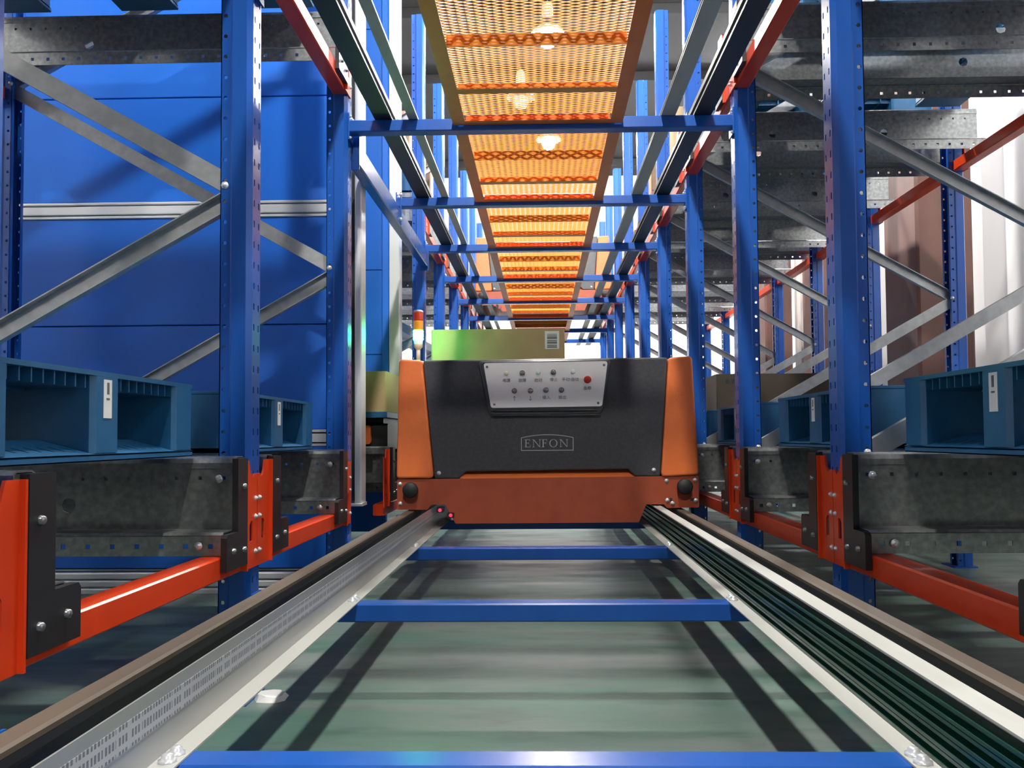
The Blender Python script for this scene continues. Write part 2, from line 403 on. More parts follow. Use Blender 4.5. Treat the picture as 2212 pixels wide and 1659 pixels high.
# ------------------------------------------------------------------ blue cross beams under the rails (both levels)
xb = MB().bbox(-HALF + 0.006, HALF - 0.006, -0.03, 0.03, -0.503, -0.453, 0.004, 'x').mesh('cross_body', 'blue_paint')
xep = {s: MB().box(min(s * (HALF - 0.007), s * (HALF - 0.001)), max(s * (HALF - 0.007), s * (HALF - 0.001)), -0.036, 0.036, -0.535, -0.425).mesh('xplate', 'blue_paint') for s in (1, -1)}
for lv in (0, 1):
    for i in range(NF):
        t = thing('cross_beam', f'blue box cross beam spanning the aisle under the {LVN[lv]} rails, {ORD[i]} from the camera', 'beam', (0, FY(i) + (0.016 if i == 0 else 0), LEV * lv), f'blue cross beams under the {LVN[lv]} rails')
        put('box_tube', xb, t)
        for s in (1, -1):
            e = put('end_plate', xep[s], t)
            if i < 6:
                for z in (-0.435, -0.525): put('bolt', BOLT_X[-s], e, (s * (HALF - 0.007), -0.022, z))
                put('bolt', BOLT_X[-s], e, (s * (HALF - 0.007), 0.022, -0.435))

# ------------------------------------------------------------------ orange support beams with end brackets
def bracket(m, y=lambda q: q):
    X0, X1 = -0.006, -0.0005
    P = lambda poly: m.prism([(y(a), b) for a, b in poly], 'x', X0, X1)
    P([(0.002, -0.352), (0.036, -0.352), (0.036, -0.1045), (0.028, -0.108), (0.022, -0.097), (0.002, -0.097)])
    P([(0.036, -0.352), (0.060, -0.352), (0.060, -0.288), (0.052, -0.280), (0.036, -0.280)])
    P([(0.036, -0.225), (0.050, -0.225), (0.060, -0.235), (0.060, -0.075), (0.055, -0.090), (0.046, -0.101), (0.036, -0.1045)])
    P([(0.060, -0.352), (0.104, -0.352), (0.104, -0.060), (0.065, -0.060), (0.060, -0.075)])
    # return flanges give the bracket its folded look
    m.box(-0.016, X0, min(y(0.098), y(0.104)), max(y(0.098), y(0.104)), -0.352, -0.060)
    return m
def back_bracket(m, y=lambda q: q):
    m.prism([(y(a), b) for a, b in ((0.002, -0.352), (0.088, -0.352), (0.088, -0.290), (0.050, -0.250), (0.050, -0.110), (0.040, -0.097), (0.002, -0.097))], 'x', -0.006, -0.0005)
    return m
near_b, far_b = bracket(MB()), bracket(MB(), lambda q: PITCH_Y - q)
near_k, far_k = back_bracket(MB()), back_bracket(MB(), lambda q: PITCH_Y - q)
bt = MB().bbox(0.0, 0.06, 0.05, PITCH_Y - 0.05, -0.352, -0.295, 0.004, 'y')
BEAM = {}
for fx in (1, -1):       # fx = direction of +x of the builder
    BEAM[fx] = (bt.mesh('beam_tube', 'orange_beam_paint', mx=fx < 0), near_b.mesh('br_near', 'orange_beam_paint', mx=fx < 0), far_b.mesh('br_far', 'orange_beam_paint', mx=fx < 0),
                near_k.mesh('bk_near', 'orange_beam_paint', mx=fx < 0), far_k.mesh('bk_far', 'orange_beam_paint', mx=fx < 0))
def support_beam(sd, sn, i, lv, back):
    lab = f'orange support beam, {"wall" if back else "aisle"} side of the {sn} rack, {LVN[lv]} level, {ORD[i]} bay'
    t = thing('support_beam', lab, 'beam', (sd * (BACK if back else HALF), FY(i), LEV * lv), 'orange rack support beams')
    fx = -sd if back else sd
    tube, b0, b1, k0, k1 = BEAM[fx]
    if back: b0, b1 = k0, k1
    put('box_tube', tube, t)
    for me, yy in ((b0, 0.016), (b1, PITCH_Y - 0.016)):
        e = put('end_bracket', me, t, (0, -0.022 if (i == 0 and me is b0) else 0, 0))
        if i < 6 and not back:
            for z in (-0.165, -0.215, -0.31): put('bolt', BOLT_X[-fx], e, (-fx * 0.006, yy, z))
for sd, sn in ((-1, 'left'), (1, 'right')):
    for i in range(NF - 1):
        if sd < 0 and i in (2, 3): continue
        for lv in (0, 1):
            support_beam(sd, sn, i, lv, False)
            if (sd > 0 or i <= 1) and not (sd < 0 and lv == 0 and i > 1): support_beam(sd, sn, i, lv, True)

# blue beam that carries the upper cross beam past the lift opening
t = thing('lift_side_beam', 'glossy blue beam along the lift opening at the upper left, below the cross beams', 'beam', (0, 0, 0))
put('box_tube', MB().bbox(-HALF - 0.026, -HALF + 0.026, FY(2) + 0.058, FY(4) - 0.052, 1.165, 1.262, 0.005, 'y').mesh('lsb', 'blue_paint'), t)
for y in (FY(2) + 0.05, FY(4) - 0.055): put('end_plate', MB().box(-HALF - 0.028, -HALF + 0.030, y, y + 0.006, 1.14, 1.29).mesh('lsp', 'blue_paint'), t)
pl = put('mid_bracket', MB().box(-HALF + 0.0265, -HALF + 0.034, FY(3) - 0.045, FY(3) - 0.031, 1.17, 1.35).mesh('lsm', 'blue_paint'), t)
for z in (1.20, 1.335):
    put('bolt', BOLT_Y[-1], pl, (-HALF + 0.030, FY(3) - 0.045, z))

# ------------------------------------------------------------------ galvanized guide rails for the pallet lanes
RL = 1.52
def rail_mb():
    m = MB(); t = 0.003
    m.sheet([(0.095, -0.085), (0.095, -0.055), (0.100, -0.05), (0.138, -0.05), (0.146, -0.054), (0.150, -0.064), (0.150, -0.078)], 'x', 0, RL, t)
    p = 0.062; n = int(RL / p)
    row = lambda v0, v1, vc, r: [(k * p, (k + 1) * p, v0, v1, ((k + 0.5) * p, vc, r, r, 4)) for k in range(n)] + [(n * p, RL, v0, v1, None)]
    cells = row(0.172, 0.222, 0.197, 0.0045)                       # v measured from z = -0.30
    m.perf((0, 0.150, -0.30), (1, 0, 0), (0, 0, 1), -t, cells)
    xs = [0.0, 0.36, 0.52, 0.95, 1.11, RL]; c = []
    for a, b in zip(xs[:-1], xs[1:]):
        big = abs(b - a - 0.16) < 1e-6
        c.append((a, b, 0.062, 0.172, ((a + b) / 2, 0.128, 0.020, 0.020, 8) if big else None))
    m.perf((0, 0.150, -0.30), (1, 0, 0), (0, 0, 1), -t, c)
    m.sheet([(0.150, -0.238), (0.228, -0.238), (0.235, -0.244)], 'x', 0, RL, t)
    m.perf((0, 0.235, -0.293), (1, 0, 0), (0, 0, 1), -t, row(0.0, 0.049, 0.024, 0.006))
    return m
def cap_mb():
    m = MB()
    m.prism([(0.106, -0.332), (0.252, -0.332), (0.252, -0.248), (0.245, -0.240), (0.176, -0.240), (0.176, -0.052), (0.106, -0.052)], 'x', -0.017, -0.0015)
    return m
rm, cm = rail_mb(), cap_mb()
RAIL = {(sd, fr): (rm.mesh('rail', 'galvanized', mx=sd < 0, my=fr > 0), cm.mesh('cap', 'black_steel', mx=sd < 0, my=fr > 0)) for sd in (1, -1) for fr in (0, 1)}
def guide_rail(sd, i, lv, far, label, y=None):
    # far = 0: rail at the near end of bay i ; far = 1: rail at its far end
    yy = y if y is not None else FY(i + far) - (0.022 if i + far == 0 else 0)
    t = thing('guide_rail', label, 'rail', (sd * HALF, yy, LEV * lv), 'galvanized pallet guide rails')
    me, cap = RAIL[(sd, far)]; ys = -1 if far else 1
    put('rail_profile', me, t)
    c = put('end_cap', cap, t, label='black steel end cap')
    if i < 4:
        for x, z in ((0.042, -0.105), ): put('bolt', BOLT_Y[ys], t, (sd * x, ys * 0.153, z))
        put('bolt', BOLT_Y[ys], t, (sd * 0.060, ys * 0.238, -0.268))
        for y_, z in ((0.135, -0.125), (0.135, -0.29), (0.21, -0.285)): put('bolt', BOLT_BLACK_X[-sd], c, (-sd * 0.017, ys * y_, z))
for sd, sn in ((-1, 'left'), (1, 'right')):
    for i in range(NF - 1):
        if sd < 0 and i in (2, 3): continue
        for lv in (0, 1):
            for far in (0, 1):
                guide_rail(sd, i, lv, far, f'galvanized guide rail, {sn} rack, {LVN[lv]} level, {"far" if far else "near"} side of the {ORD[i]} bay')

# ------------------------------------------------------------------ plastic pallets
def pallet_parts():
    L, Wd = 1.30, 0.85
    TP = 0.140
    deck = MB().bbox(0, L, 0, Wd, TP - 0.010, TP, 0.002, 'x')
    for k in range(1, 24): deck.box(0.008, L - 0.008, k * Wd / 24 - 0.002, k * Wd / 24 + 0.002, 0.104, 0.1305)
    for k in range(1, 9): deck.box(k * L / 9 - 0.002, k * L / 9 + 0.002, 0.008, Wd - 0.008, 0.100, 0.1305)
    ys = [(0.0, 0.104), (0.373, 0.477), (0.746, 0.85)]; xs = [(0.0, 0.23), (0.55, 0.78), (1.07, 1.30)]
    foot = MB(); foot.bbox(0, 0.23, 0, 0.104, -0.028, 0.1298, 0.010, 'z')
    run = MB(); cells = []; SL = math.hypot(0.115, 0.030)
    for a, b in ((0.104, 0.373), (0.477, 0.746)):
        n = 7; w = (b - a) / n
        for k in range(n): cells.append((a + k * w, a + (k + 1) * w, 0.012, 0.075, (a + (k + 0.5) * w, 0.045, 0.0030, 0.018, 4)))
        cells += [(a, b, 0.0, 0.012, None), (a, b, 0.075, SL, None)]
    for a, b in ys: cells.append((a, b, 0.0, SL, None))
    run.perf((0, Wd, -0.034), (0, -1, 0), (0.115 / SL, 0, 0.030 / SL), -0.004, [(Wd - b, Wd - a, c, d, (Wd - h[0], *h[1:]) if h else None) for a, b, c, d, h in cells])
    run.prism([(0.115, -0.0045), (0.23, -0.034), (0.23, -0.0385), (0.115, -0.009)], 'y', 0, Wd)
    run.box(0.0, 0.005, 0, Wd, -0.045, -0.034); run.box(0.225, 0.23, 0, Wd, -0.045, -0.034)
    run.box(0.0, 0.23, 0, Wd, -0.0452, -0.0425)
    lab = MB().box(-0.0012, 0.0, 0.409, 0.441, 0.044, 0.124)
    return deck, foot, run, lab, xs, ys
dk, ft, rn, lb, PXS, PYS = pallet_parts()
PAL = {s: (dk.mesh('deck', 'pallet_blue', mx=s < 0), ft.mesh('foot_block', 'pallet_blue', mx=s < 0), rn.mesh('runner', 'pallet_blue', mx=s < 0), lb.mesh('sticker', 'paper_white', mx=s < 0)) for s in (1, -1)}
INK = {s: MB().box(-0.0016, -0.0012, 0.421, 0.430, 0.094, 0.118).box(-0.0016, -0.0012, 0.419, 0.432, 0.082, 0.086).mesh('stk', 'print_grey', mx=s < 0) for s in (1, -1)}
def pallet(sd, y, z, label, x=None):
    t = thing('plastic_pallet', label, 'pallet', ((-0.907 if sd < 0 else 0.920) if x is None else x, y, z), 'blue plastic pallets')
    d, f, r, l = PAL[sd]
    put('deck', d, t)
    for xs in PXS:
        for ys in PYS: put('foot_block', f, t, (sd * xs[0], ys[0], 0))
    for xs in PXS: put('bottom_runner', r, t, (sd * xs[0], 0, 0))
    s = put('sticker', l, t, label='white paper sticker')
    put('sticker_print', INK[sd], s)
    return t
def bay_pallet(sd, i, lv, extra=''):
    sn = 'left' if sd < 0 else 'right'
    pallet(sd, FY(i) + 0.120, LEV * lv, f'blue plastic pallet{extra}, {sn} rack, {LVN[lv]} level, {ORD[i]} bay')
for i in (0, 1): bay_pallet(-1, i, 0, ' without load')
for i in (0, 1, 2): bay_pallet(1, i, 0, ' without load')
for i in (3, 4, 5): bay_pallet(1, i, 0, ' under a carton' if i == 3 else '')
bay_pallet(-1, 0, 1); bay_pallet(-1, 1, 1); bay_pallet(1, 0, 1); bay_pallet(1, 1, 1); bay_pallet(1, 2, 1); bay_pallet(1, 3, 1)  # both nearest-bay pallets and the right fourth-bay one are added to shade rails
for i in (4, 5): bay_pallet(-1, i, 1, ' loaded with cartons'); bay_pallet(1, i, 1, ' loaded with cartons')

def carton(label, x0, x1, y0, y1, z0, z1, m='cardboard'):
    t = thing('carton', label, 'carton', ((x0 + x1) / 2, (y0 + y1) / 2, z0), 'cardboard cartons')
    a, b, h = (x1 - x0) / 2, (y1 - y0) / 2, z1 - z0
    put('box_body', MB().bbox(-a, a, -b, b, 0, h - 0.004, 0.008, 'z').mesh('carton', m), t)
    put('flap', MB().box(-a + 0.002, a - 0.002, -b + 0.002, -0.002, h - 0.0035, h).mesh('flap', m), t)
    put('flap', MB().box(-a + 0.002, a - 0.002, 0.002, b - 0.002, h - 0.0035, h).mesh('flap', m), t)
    return t, a, b, h
P1 = LEV + 0.141
c = carton('beige carton on the upper left pallet, nearer of the two beside the posts', -1.45, -0.93, FY(4) + 0.16, FY(4) + 0.50, P1, P1 + 0.42)
carton('second beige carton on the upper left pallet, behind the nearer one', -1.45, -0.94, FY(4) + 0.53, FY(4) + 0.95, P1, P1 + 0.36)
carton('tall beige carton on the upper left pallet farther down the aisle', -1.55, -0.94, FY(5) + 0.18, FY(5) + 0.92, P1, P1 + 0.52)
carton('beige carton on the upper right pallet, nearer of the two beside the posts', 0.94, 1.45, FY(4) + 0.16, FY(4) + 0.50, P1, P1 + 0.42)
carton('second beige carton on the upper right pallet, behind the nearer one', 0.94, 1.45, FY(4) + 0.53, FY(4) + 0.95, P1, P1 + 0.36)
carton('tall beige carton on the upper right pallet farther down the aisle', 0.94, 1.55, FY(5) + 0.18, FY(5) + 0.92, P1, P1 + 0.52)
t, a, b, h = carton('dark brown carton with faint writing on the lower right pallet past the machine', 0.985, 1.75, FY(3) + 0.15, FY(3) + 0.75, 0.141, 0.345, 'cardboard_dark')
for k, (x, w) in enumerate(((0.05, 0.02), (0.085, 0.03), (0.13, 0.022), (0.165, 0.034), (0.215, 0.018))):
    put('faint_print', MB().box(-a + x, -a + x + w, -b - 0.0012, -b - 0.0002, h - 0.055, h - 0.03).mesh('print', 'barcode_ink'), t)

# ------------------------------------------------------------------ running rails, position-tape angle and conductor rail (both levels)
RY0, RY1 = -0.9, 12.2
def running_rail(cx, lv, sn):
    t = thing('running_rail', f'dark steel running rail with worn brown top on the {sn} side of the {LVN[lv]} track', 'rail', (cx, 0, LEV * lv), 'steel running rails')
    put('rail_body', MB().prism([(-0.036, -0.452), (0.036, -0.452), (0.036, -0.442), (0.012, -0.436), (0.012, -0.395), (0.020, -0.385), (0.020, -0.372), (-0.020, -0.372), (-0.020, -0.385), (-0.012, -0.395), (-0.012, -0.436), (-0.036, -0.442)], 'y', RY0, RY1).mesh('rb', 'rail_dark'), t)
    put('rail_head', MB().prism([(-0.020, -0.3715), (0.020, -0.3715), (0.020, -0.364), (0.016, -0.360), (-0.016, -0.360), (-0.020, -0.364)], 'y', RY0, RY1).mesh('rh', 'rail_worn'), t, label='worn brown running surface')
for lv in (0, 1):
    running_rail(-0.652, lv, 'left'); running_rail(0.672, lv, 'right')
    t = thing('tape_angle', f'aluminium angle with white printed code tape on the left of the {LVN[lv]} track', 'rail', (0, 0, LEV * lv))
    put('upright_leg', MB().box(-0.5475, -0.5445, RY0, RY1, -0.4525, -0.349).mesh('leg', 'aluminium'), t)
    put('flange', MB().box(-0.5445, -0.508, RY0, RY1, -0.4525, -0.4495).mesh('fl', 'cream_plastic'), t)
    put('code_tape', MB().box(-0.5444, -0.5436, RY0, RY1, -0.404, -0.368).mesh('tp', 'code_tape'), t, label='white tape printed with two rows of code marks')
    for i in range(NF):
        put('bolt', BOLT_Z, t, (-0.526, FY(i) - 0.008, -0.4495)); put('bolt', BOLT_Z, t, (-0.526, FY(i) + 0.020, -0.4495))
    t = thing('conductor_rail', f'cream backed conductor rail with dark green bars on the right of the {LVN[lv]} track', 'rail', (0, 0, LEV * lv))
    put('back_plate', MB().box(0.556, 0.560, RY0, RY1, -0.4525, -0.346).mesh('bp', 'cream_plastic'), t)
    put('top_flange', MB().box(0.535, 0.574, RY0, RY1, -0.3455, -0.342).mesh('tf', 'cream_plastic'), t)
    put('flange', MB().box(0.500, 0.556, RY0, RY1, -0.4525, -0.4495).mesh('fl', 'cream_plastic'), t)
    for k in range(4):
        z = -0.4485 + k * 0.0225
        put('conductor_bar', MB().prism([(0.5555, z), (0.534, z), (0.534, z + 0.005), (0.546, z + 0.007), (0.546, z + 0.014), (0.534, z + 0.016), (0.534, z + 0.021), (0.5555, z + 0.021)], 'y', RY0, RY1).mesh('cb', 'conductor_green'), t)
    for i in range(NF):
        put('bolt', BOLT_Z, t, (0.516, FY(i) - 0.008, -0.4495)); put('bolt', BOLT_Z, t, (0.516, FY(i) + 0.020, -0.4495))

# ------------------------------------------------------------------ orange mesh walkway between the upper rails
def walkway_meshes():
    Y1_ = 0.034; Y2_ = PITCH_Y - 0.034; zb, zt = 1.292, 1.334
    side = {s: MB().box(min(s * 0.298, s * 0.35), max(s * 0.298, s * 0.35), Y1_, Y2_, zb, zb + 0.004).box(min(s * 0.346, s * 0.35), max(s * 0.346, s * 0.35), Y1_, Y2_, zb + 0.004, zt).mesh('wside', 'walkway_frame') for s in (1, -1)}
    end0 = MB().box(-0.298, 0.298, Y1_, Y1_ + 0.045, zb, zb + 0.004).box(-0.298, 0.298, Y1_, Y1_ + 0.004, zb + 0.004, zt - 0.004).mesh('wend0', 'walkway_frame')
    end1 = MB().box(-0.298, 0.298, Y2_ - 0.045, Y2_, zb, zb + 0.004).box(-0.298, 0.298, Y2_ - 0.004, Y2_, zb + 0.004, zt - 0.004).mesh('wend1', 'walkway_frame')
    r1 = MB().box(-0.298, 0.298, 0.395, 0.399, zb - 0.004, zt - 0.005).box(-0.298, 0.298, 0.399, 0.440, zt - 0.009, zt - 0.005).mesh('wr1', 'walkway_orange')
    r2 = MB().box(-0.298, 0.298, 0.745, 0.790, zb, zb + 0.004).box(-0.298, 0.298, 0.786, 0.790, zb + 0.004, zt - 0.005).mesh('wr2', 'walkway_orange')
    m = MB(); lw, sw = 0.029, 0.0092; ns = int((Y2_ - Y1_) / sw); nk = int(0.69 / lw); a = sw * 0.5 - 0.0006
    z0, z1 = zt - 0.003, zt + 0.001; w = 0.0011
    for j in range(ns):
        yc = Y1_ + (j + 0.5) * sw
        pts = [(-0.342 + k * lw, yc + (a if (k + j) % 2 else -a)) for k in range(nk + 1)]
        vs = []; fs = []
        for x, y in pts: vs += [(x, y - w, z0), (x, y + w, z0 + 0.001), (x, y + w + 0.002, z1), (x, y - w + 0.002, z1)]
        for k in range(nk):
            b = 4 * k
            for e in range(4): fs.append((b + e, b + (e + 1) % 4, b + 4 + (e + 1) % 4, b + 4 + e))
        m.add(vs, fs)
    return side, end0, end1, r1, r2, m.mesh('wmesh', 'walkway_orange')
wside, we0, we1, wr1, wr2, wmesh = walkway_meshes()
for i in range(1, NF - 1):
    t = thing('walkway_panel', f'orange expanded metal walkway panel overhead between the upper rails, {ORD[i - 1]} along the aisle', 'walkway', (-0.010, FY(i), 0), 'orange walkway panels')
    for s in (1, -1): put('side_frame', wside[s], t)
    put('end_frame', we0, t); put('end_frame', we1, t); put('cross_rib', wr1, t); put('cross_rib', wr2, t)
    o = put('expanded_mesh', wmesh, t); o['kind'] = 'stuff'

# ------------------------------------------------------------------ the transfer car
CY = 4.10; K = CY / 1790.0
def qx(px): return (px - 1167) * K
def qz(py): return (948 - py) * K
def rounded(poly, r, n=4):
    out = []; N = len(poly)
    for i in range(N):
        p, a, b = Vector(poly[i]), Vector(poly[i - 1]), Vector(poly[(i + 1) % N])
        d1, d2 = (a - p).normalized(), (b - p).normalized()
        ang = d1.angle(d2); t = min(r / math.tan(ang / 2), 0.45 * min((a - p).length, (b - p).length))
        p1, p2 = p + d1 * t, p + d2 * t
        for k in range(n + 1):
            u = k / n; out.append(tuple(p1 * (1 - u) ** 2 + p * 2 * u * (1 - u) + p2 * u * u))
    return out
def puffed(poly, y0, y1, rim=0.018, n=4):
    # plate with a rounded front rim: inset rings towards the camera (-y)
    m = MB(); N = len(poly); rings = []
    ar = sum(poly[i - 1][0] * poly[i][1] - poly[i][0] * poly[i - 1][1] for i in range(N))
    if ar < 0: poly = poly[::-1]
    nrm = []
    for i in range(N):
        a, b = Vector(poly[i - 1]), Vector(poly[(i + 1) % N]); d = (b - a).normalized(); nrm.append(Vector((-d.y, d.x)))
    for k in range(n + 1):
        th = math.pi / 2 * k / n; ins = rim * (1 - math.cos(th)); yy = y0 + rim * (1 - math.sin(th))
        rings.append([(poly[i][0] + nrm[i].x * ins, yy, poly[i][1] + nrm[i].y * ins) for i in range(N)])
    vs = [p for rg in [[(q[0], y1, q[1]) for q in poly]] + rings for p in rg]
    fs = []
    for k in range(n + 1):
        for i in range(N): fs.append((k * N + i, k * N + (i + 1) % N, (k + 1) * N + (i + 1) % N, (k + 1) * N + i))
    m.add(vs, fs, True)
    m.add([rings[-1][i] for i in range(N)], [tuple(range(N))])
    m.add([(q[0], y1, q[1]) for q in poly], [tuple(range(N))[::-1]])
    return m
def text_mesh(s, size, m, ext=0.0006):
    cu = bpy.data.curves.new('txt', 'FONT'); cu.body = s; cu.size = size; cu.align_x = 'CENTER'; cu.align_y = 'CENTER'; cu.extrude = ext; cu.resolution_u = 3
    o = bpy.data.objects.new('txt', cu); COL.objects.link(o)
    dg = bpy.context.evaluated_depsgraph_get(); me = bpy.data.meshes.new_from_object(o.evaluated_get(dg))
    bpy.data.objects.remove(o); bpy.data.curves.remove(cu)
    me.transform(Matrix.Rotation(R(90), 4, 'X')); me.materials.clear(); me.materials.append(MATS[m])
    return me
def serif_logo():
    # E N F O N in thin serif capitals inside an arched frame, drawn on the x-z plane
    m = MB(); y0, y1 = -0.0012, 0.0
    B = lambda x0, x1, z0, z1: m.box(x0, x1, y0, y1, z0, z1)
    H = 0.0375; th = 0.0022; tk = 0.0048
    def stem(x): B(x - tk / 2, x + tk / 2, 0, H); B(x - tk * 1.25, x + tk * 1.25, 0, th); B(x - tk * 1.25, x + tk * 1.25, H - th, H)
    def thin(x, top=True):
        B(x - th / 2, x + th / 2, 0, H); B(x - tk, x + tk, H - th, H)
    def E(x, full=True):
        stem(x)
        B(x, x + 0.019, H - th, H); B(x + 0.018, x + 0.0195, H - 0.009, H)
        B(x, x + 0.013, H * 0.5, H * 0.5 + th); B(x + 0.0125, x + 0.014, H * 0.5 - 0.004, H * 0.5 + 0.006)
        if full: B(x, x + 0.021, 0, th); B(x + 0.020, x + 0.0215, 0, 0.010)
    def N(x):
        B(x - th / 2, x + th / 2, 0, H); B(x - tk, x + tk, 0, th)
        w = 0.031; m.prism([(x - 0.003, H), (x + 0.0025, H), (x + w + 0.001, 0), (x + w - 0.002, 0)], 'y', y0, y1); B(x - tk * 1.2, x + 0.0025, H - th, H)
        B(x + w - th / 2, x + w + th / 2, 0, H); B(x + w - tk, x + w + tk, H - th, H)
    def O(x):
        rx, rz = 0.0195, H / 2 + 0.0006; n = 28
        vs = []; fs = []
        for k in range(n):
            a = 2 * math.pi * k / n; c, s_ = math.cos(a), math.sin(a)
            for yy in (y0, y1): vs += [(x + rx * c, yy, H / 2 + rz * s_), (x + (rx - 0.0045) * c, yy, H / 2 + (rz - 0.0018) * s_)]
        for k in range(n):
            j = (k + 1) % n
            fs += [(4 * k, 4 * j, 4 * j + 1, 4 * k + 1), (4 * k + 2, 4 * k + 3, 4 * j + 3, 4 * j + 2), (4 * k, 4 * k + 2, 4 * j + 2, 4 * j), (4 * k + 1, 4 * j + 1, 4 * j + 3, 4 * k + 3)]
        m.add(vs, fs)
    E(-0.104); N(-0.067); E(-0.020, False); O(0.030); N(0.066)
    fw, z0, zs, za, t = 0.128, -0.017, 0.047, 0.062, 0.0030
    B(-fw, fw, z0, z0 + t); B(-fw, -fw + t, z0, zs); B(fw - t, fw, z0, zs)
    n = 18
    for k in range(n):
        xa, xb_ = -fw + 2 * fw * k / n, -fw + 2 * fw * (k + 1) / n
        g = lambda x: zs + (za - zs) * (1 - (x / fw) ** 2)
        m.prism([(xa, g(xa) - t), (xb_, g(xb_) - t), (xb_, g(xb_)), (xa, g(xa))], 'y', y0, y1)
    return m.mesh('logo', 'logo_grey')
TXT = [('电源', 1091, 829), ('故障', 1125, 829), ('启动', 1159, 829), ('停止', 1192, 828), ('手动\\自动', 1227, 828), ('输入', 1176, 866), ('输出', 1210, 866), ('急停', 1263, 847)]
TXTM = [(text_mesh(s, 0.0195, 'print_grey'), px, py) for s, px, py in TXT]
ARROW = {sg: MB().prism([(-0.0011, -0.012 * sg), (0.0011, -0.012 * sg), (0.0011, 0.010 * sg), (-0.0011, 0.010 * sg)], 'y', 0, 0.0008)
         .prism([(0, 0.012 * sg), (0.0070, 0.004 * sg), (0.0058, 0.0028 * sg), (0, 0.0088 * sg)], 'y', 0, 0.0008)
         .prism([(0, 0.012 * sg), (-0.0070, 0.004 * sg), (-0.0058, 0.0028 * sg), (0, 0.0088 * sg)], 'y', 0, 0.0008).mesh('arrow', 'print_grey') for sg in (1, -1)}
LOGO = serif_logo()
def transfer_car(y, z, label):
    t = thing('transfer_car', label, 'transfer car', (0, y, z), 'orange and black transfer cars')
    P = lambda *pts: [(qx(a), qz(b)) for a, b in pts]
    # chassis
    ch = P((855, 1038), (855, 1103), (920, 1103), (928, 1092), (958, 1092), (980, 1133), (1370, 1132), (1386, 1094), (1424, 1094), (1430, 1102), (1498, 1101), (1498, 1034))
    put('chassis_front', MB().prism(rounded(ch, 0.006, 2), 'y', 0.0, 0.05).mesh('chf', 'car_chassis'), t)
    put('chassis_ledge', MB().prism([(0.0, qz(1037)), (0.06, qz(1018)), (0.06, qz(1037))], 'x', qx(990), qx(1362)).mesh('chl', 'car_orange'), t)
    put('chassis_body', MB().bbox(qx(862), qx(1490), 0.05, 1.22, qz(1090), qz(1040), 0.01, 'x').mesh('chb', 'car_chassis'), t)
    put('load_deck', MB().bbox(qx(880), qx(1470), 0.42, 1.20, qz(1040), -0.047, 0.006, 'x').mesh('ldk', 'black_steel'), t)
    # side pods and black hood
    for poly, nm in ((P((860, 780), (910, 783), (934, 1036), (854, 1036)), 'l'), (P((1437, 782), (1487, 779), (1498, 1032), (1418, 1036)), 'r')):
        put('side_pod', puffed(rounded(poly, 0.020, 4), -0.012, 0.40, 0.010).mesh('pod' + nm, 'car_orange'), t)
    hood = P((911, 783), (1436, 781), (1417, 1035), (1362, 1034), (1350, 1019), (1002, 1022), (988, 1037), (935, 1037))
    put('front_hood', puffed(rounded(hood, 0.016, 4), -0.002, 0.38, 0.009).mesh('hood', 'car_black'), t)
    bez = P((1030, 786), (1316, 784), (1291, 902), (1054, 904))
    bz = put('panel_bezel', puffed(rounded(bez, 0.022, 4), -0.016, 0.0, 0.010).mesh('bezel', 'car_black'), t)
    put('bezel_step', puffed(rounded(P((1036, 788), (1312, 786), (1296, 893), (1055, 895)), 0.018, 4), -0.021, -0.010, 0.005).mesh('bstep', 'car_black'), bz)
    pn = put('control_panel', MB().prism(rounded(P((1042, 791), (1307, 789), (1294, 885), (1058, 887)), 0.014, 5), 'y', -0.0245, -0.0205).mesh('cpanel', 'panel_white'), t)
    YP = -0.0245
    for px, py in ((1050, 799), (1299, 797), (1065, 879), (1286, 878)): put('panel_screw', MB().lathe((0, 0, 0), [(0.0065, 0), (0.006, -0.002), (0.003, -0.004), (0, -0.004)], 10, 'y').mesh('scr', 'button_grey'), pn, (qx(px), YP, qz(py)))
    for px, py in ((1125, 813), (1191, 812), (1108, 851), (1142, 851), (1175, 850), (1208, 850)):
        put('push_button', MB().lathe((0, 0, 0), [(0.0135, 0), (0.0135, -0.004), (0.0115, -0.005), (0.0105, -0.003), (0.0095, -0.007), (0.006, -0.009), (0, -0.0095)], 18, 'y').mesh('btn', 'button_grey'), pn, (qx(px), YP, qz(py)))
    for px, py, mm in ((1091, 813, 'lens_yellow'), (1159, 812, 'lens_green'), (1233, 811, 'lens_cyan')):
        put('indicator_lens', MB().lathe((0, 0, 0), [(0.011, 0), (0.011, -0.003), (0.007, -0.006), (0, -0.007)], 16, 'y').mesh('len', mm), pn, (qx(px), YP, qz(py)))
    eb = put('stop_button', MB().lathe((0, 0, 0), [(0.009, 0), (0.009, -0.022), (0.018, -0.023), (0.0185, -0.030), (0.017, -0.035), (0, -0.036)], 20, 'y').mesh('estop', 'button_red'), pn, (qx(1263), YP, qz(829)), 'red mushroom stop button')
    put('button_collar', MB().lathe((0, 0, 0), [(0.015, 0), (0.015, -0.008), (0.010, -0.009)], 18, 'y').mesh('col', 'button_grey'), eb)
    for px, sg in ((1108, 1), (1142, -1)): put('panel_arrow', ARROW[sg], pn, (qx(px), YP - 0.0008, qz(867)))
    for py, xa, xb in ((893, 1062, 1284), (903, 1057, 1291)):
        put('panel_ledge', MB().prism([(-0.001 - 0.004 * math.sin(math.pi * k / 6), 0.004 * math.cos(math.pi * k / 6)) for k in range(7)], 'x', qx(xa), qx(xb), True).mesh('ledge', 'gloss_black'), bz, (0, -0.021 if py == 893 else -0.016, qz(py)))
    for me, px, py in TXTM: put('panel_lettering', me, pn, (qx(px), YP - 0.0006, qz(py)))
